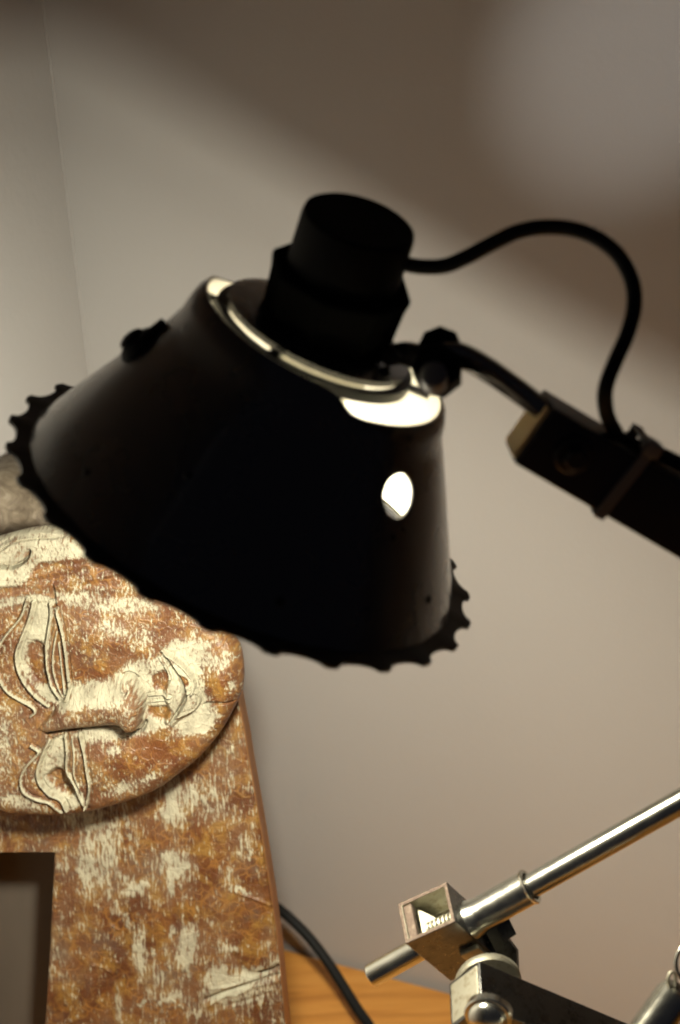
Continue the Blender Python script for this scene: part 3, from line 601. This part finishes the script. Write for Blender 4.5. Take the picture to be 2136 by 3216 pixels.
i, j = np.meshgrid(np.arange(49), np.arange(89), indexing='ij'); Fq = np.stack([i * 90 + j, (i + 1) * 90 + j, (i + 1) * 90 + j + 1, i * 90 + j + 1], -1).reshape(-1, 4)
per = list(range(90)) + [k_ * 90 + 89 for k_ in range(1, 50)] + [49 * 90 + k_ for k_ in range(88, -1, -1)] + [k_ * 90 for k_ in range(48, 0, -1)]
Fl = Fq.tolist() + (Fq[:, ::-1] + n).tolist() + [[per[a], per[(a + 1) % len(per)], per[(a + 1) % len(per)] + n, per[a] + n] for a in range(len(per))]
part('crest', np.concatenate([P.reshape(-1, 3), P2.reshape(-1, 3)]), Fl, m_crest, panel, sharp=70)
V, Fc = box(plane(np.array([-150.]), np.array([1850.]), np.array([-.060]))[0][0].tolist() and Vector(plane(np.array([-150.]), np.array([1850.]), np.array([-.070]))[0][0]), ex * .03, -ey * .10, PN * .055, .002)
part('crest_block', V, Fc, m_edge, panel)

# ------------------------------------------------------------------ chrome clamp and rods at the lower right
def c6(x, y, z): return at(1100 + x * .6607, 2500 + y * .6607, z)
clamp = root('chrome_rod_clamp', c6(560, 800, .89), 'chrome rod passing through a square spring clamp bolted to a steel bar', 'clamp')
ra = c6(97, 857, .917); rb = c6(1568, 29, .877); rdv = (rb - ra).normalized()
re = ra + rdv * .40; ch = .0006
V, Fc = tube([ra, ra + rdv * ch, ra + rdv * .1, re], [.0046, .0051, .0052, .0053], 40)
rod = part('rod', V, Fc, m_chrome, clamp)
va = dv(.85, -.44, -.28).normalized(); vc = dv(.501, .535, .681); vc = (vc - va * vc.dot(va)).normalized(); vb = va.cross(vc).normalized()
if vb.dot(U) < 0: vb = -vb
Cc = c6(500, 597, .886); La, Lb, Lc_ = .0237, .0196, .040
D0 = Cc - va * La                                                 # corner D; the box spans va, vb, vc
def bx(a, b, c): return D0 + va * a + vb * b + vc * c
wl = .0018; dep = .016
V = [bx(0, 0, 0), bx(La, 0, 0), bx(La, Lb, 0), bx(0, Lb, 0), bx(wl, wl, 0), bx(La - wl, wl, 0), bx(La - wl, Lb - wl, 0), bx(wl, Lb - wl, 0),
     bx(wl, wl, dep), bx(La - wl, wl, dep), bx(La - wl, Lb - wl, dep), bx(wl, Lb - wl, dep), bx(0, 0, Lc_), bx(La, 0, Lc_), bx(La, Lb, Lc_), bx(0, Lb, Lc_)]
Fc = [(0, 1, 5, 4), (1, 2, 6, 5), (2, 3, 7, 6), (3, 0, 4, 7), (4, 5, 9, 8), (5, 6, 10, 9), (6, 7, 11, 10), (7, 4, 8, 11), (8, 9, 10, 11), (0, 1, 13, 12), (1, 2, 14, 13), (2, 3, 15, 14), (3, 0, 12, 15), (12, 13, 14, 15)]
blk = part('clamp_block', V, Fc, [m_steel, m_cast, m_rust], clamp, fm=[2, 2, 2, 2, 1, 1, 1, 1, 1, 0, 0, 0, 0, 0], smooth=False)
bv = blk.modifiers.new('bevel', 'BEVEL'); bv.width = .0005; bv.segments = 3; bv.limit_method = 'ANGLE'
# rusty lip on the left of the opening
V, Fc = box(bx(wl + .0002, wl + .0002, .0008), va * .0036, vb * (Lb - 2 * wl - .0004), vc * .003, .0003); part('rust_lip', V, Fc, m_rust, blk)
# wedge inside and spring
V = [bx(.0060, wl + .0003, dep - .0004), bx(La - wl - .0002, wl + .0003, dep - .0004), bx(.0060, Lb - wl - .0005, .006), bx(.0062, Lb - wl - .0005, dep - .0004), bx(.0060, wl + .0003, .006)]
part('wedge', [V[0], V[3], V[2], V[4], V[1]], [(0, 1, 2, 3), (3, 2, 4), (2, 1, 4), (1, 0, 4), (0, 3, 4)], m_cast, blk, smooth=False)
sp = []
for i in range(7 * 24 + 1):
    a = 2 * math.pi * i / 24; c0 = bx(.0085 + .0132 * i / (7 * 24), wl + .0030, .0048); sp.append(c0 + vb * math.cos(a) * .0026 + vc * math.sin(a) * .0026)
V, Fc = tube(sp, .00062, 10); part('spring', V, Fc, m_cast, blk)
# sleeve that carries the rod out of the block
s0 = ra + rdv * ((c6(565, 598, .9) - ra).dot(rdv)); s1 = ra + rdv * ((c6(826, 452, .885) - ra).dot(rdv)); sl = (s1 - s0).length
V, Fc = lathe(s0, rdv, [(.0051, -.004), (.0086, -.004), (.0086, .0005), (.0078, .0026), (.0073, .005), (.0073, sl - .0014), (.0077, sl - .0010), (.0079, sl - .0002), (.0075, sl + .0004), (.0061, sl + .0002), (.0058, sl - .006), (.0051, sl - .006)], 56, close=True)
slv = part('sleeve', V, Fc, m_chrome, clamp)
# square bar below
bu = dv(.812, .416, .410).normalized(); bvv = dv(.02, .7, -.71); bvv = (bvv - bu * bvv.dot(bu)).normalized(); bw = bu.cross(bvv).normalized()
if bw.dot(F) < 0: bw = -bw
G0 = c6(613, 783, .874)
V, Fc = box(G0, bu * .30, bvv * .0212, bw * .0200, .0006); bar = part('square_bar', V, Fc, m_steel, clamp, loc=G0, sharp=60)
# open end of the bar: pale faces, folded edge
V, Fc = box(G0 - bu * .0003 + bvv * .0015 + bw * .0015, bu * .001, bvv * .0182, bw * .0170, .0002); part('end_face', V, Fc, m_cast, bar)
V, Fc = dome(G0 - bu * .0002 + bvv * .0205 + bw * .0002, -bw, .0012, .0008, 16, .001); part('weld_bead', V, Fc, m_cast, bar)
# dome bolt under the bar's near face
bb = c6(655, 1050, .862)
dbx = (-F * .8 - U * .45 - R * .25).normalized()
V, Fc = lathe(bb - dbx * .003, dbx, [(.0098, 0), (.0098, .0030), (.0092, .0036), (.0080, .0038)] + [(.0080 * math.cos(t_), .0038 + .0050 * math.sin(t_)) for t_ in np.linspace(.1, 1.5, 8)], 48, cap0=True, cap1=True); part('dome_bolt', V, Fc, m_chrome, bar)
# washer between block and bar, plate behind
V, Fc = lathe(c6(655, 880, .897), -vb * .7 - F * .5, [(.0100, -.002), (.0132, -.0018), (.0138, -.0006), (.0138, .0012), (.0130, .0022), (.0100, .0024)], 48, cap0=True, cap1=True); part('washer', V, Fc, m_cast, clamp)
pz = [c6(*p_) for p_ in ((560, 560, .914), (700, 610, .914), (735, 660, .914), (790, 735, .914), (797, 890, .914), (700, 900, .914), (600, 800, .914))]
V = pz + [p_ + F * .002 + R * .001 for p_ in pz]; k_ = len(pz); part('back_plate', V, [tuple(range(k_)), tuple(range(k_, 2 * k_))[::-1]] + [(i, (i + 1) % k_, k_ + (i + 1) % k_, k_ + i) for i in range(k_)], m_steel, clamp, smooth=False)
V, Fc = box(c6(690, 610, .908), dv(.0055, -.003, .001), dv(.0035, .0075, 0), dv(0, 0, .003), .0004); part('lever', V, Fc, m_steel, clamp)
V, Fc = box(bx(La * .60, -.0024, .021), va * .0088, vb * .0026, vc * .017, .0006); part('bracket', V, Fc, m_cast, clamp)

# second chrome tube with a wire ring at the very corner
tb = root('chrome_tube', at(2090, 3200, .85), 'bright chrome tube with a thin wire ring in the lower right corner', 'tube')
t0 = at(2128, 3112, .862); t1 = at(2010, 3278, .85); td = (t1 - t0).normalized()
V, Fc = lathe(t0, td, [(.004, -.0008), (.0066, -.0004), (.0072, .0008), (.0072, .0030), (.0078, .0034), (.0078, .24)], 48, cap0=True, cap1=True); tbo = part('tube_body', V, Fc, m_chrome, tb)
rc = at(2203, 3026, .85); V, Fc = tube([rc + (R * math.cos(a) + U * math.sin(a) * .95) * .0100 + F * .001 * math.sin(a) for a in np.linspace(0, 2 * math.pi, 61)], .00085, 12, cap=False); part('wire_ring', V, Fc, m_chrome, tb)
V, Fc = tube(catmull([at(2104, 3105, .855), at(2098, 3075, .855), at(2108, 3054, .855), at(2120, 3062, .855), at(2122, 3100, .855)], 6), .0007, 10); part('wire_loop', V, Fc, m_cast, tb)

# black mains cord behind the panel
cord = [(640, 2760, 1.375), (760, 2790, 1.364), (855, 2840, 1.359), (916, 2889, 1.353), (977, 2952, 1.347), (1034, 3028, 1.340), (1080, 3100, 1.331), (1125, 3172, 1.320), (1166, 3230, 1.309), (1220, 3320, 1.286), (1280, 3420, 1.253)]
V, Fc = tube(catmull([at(*q_) for q_ in cord], 8), .0032, 18); o = part('mains_cord', V, Fc, m_cable); o['label'] = 'black mains cord arching down behind the carved panel onto the tabletop'; o['category'] = 'cord'
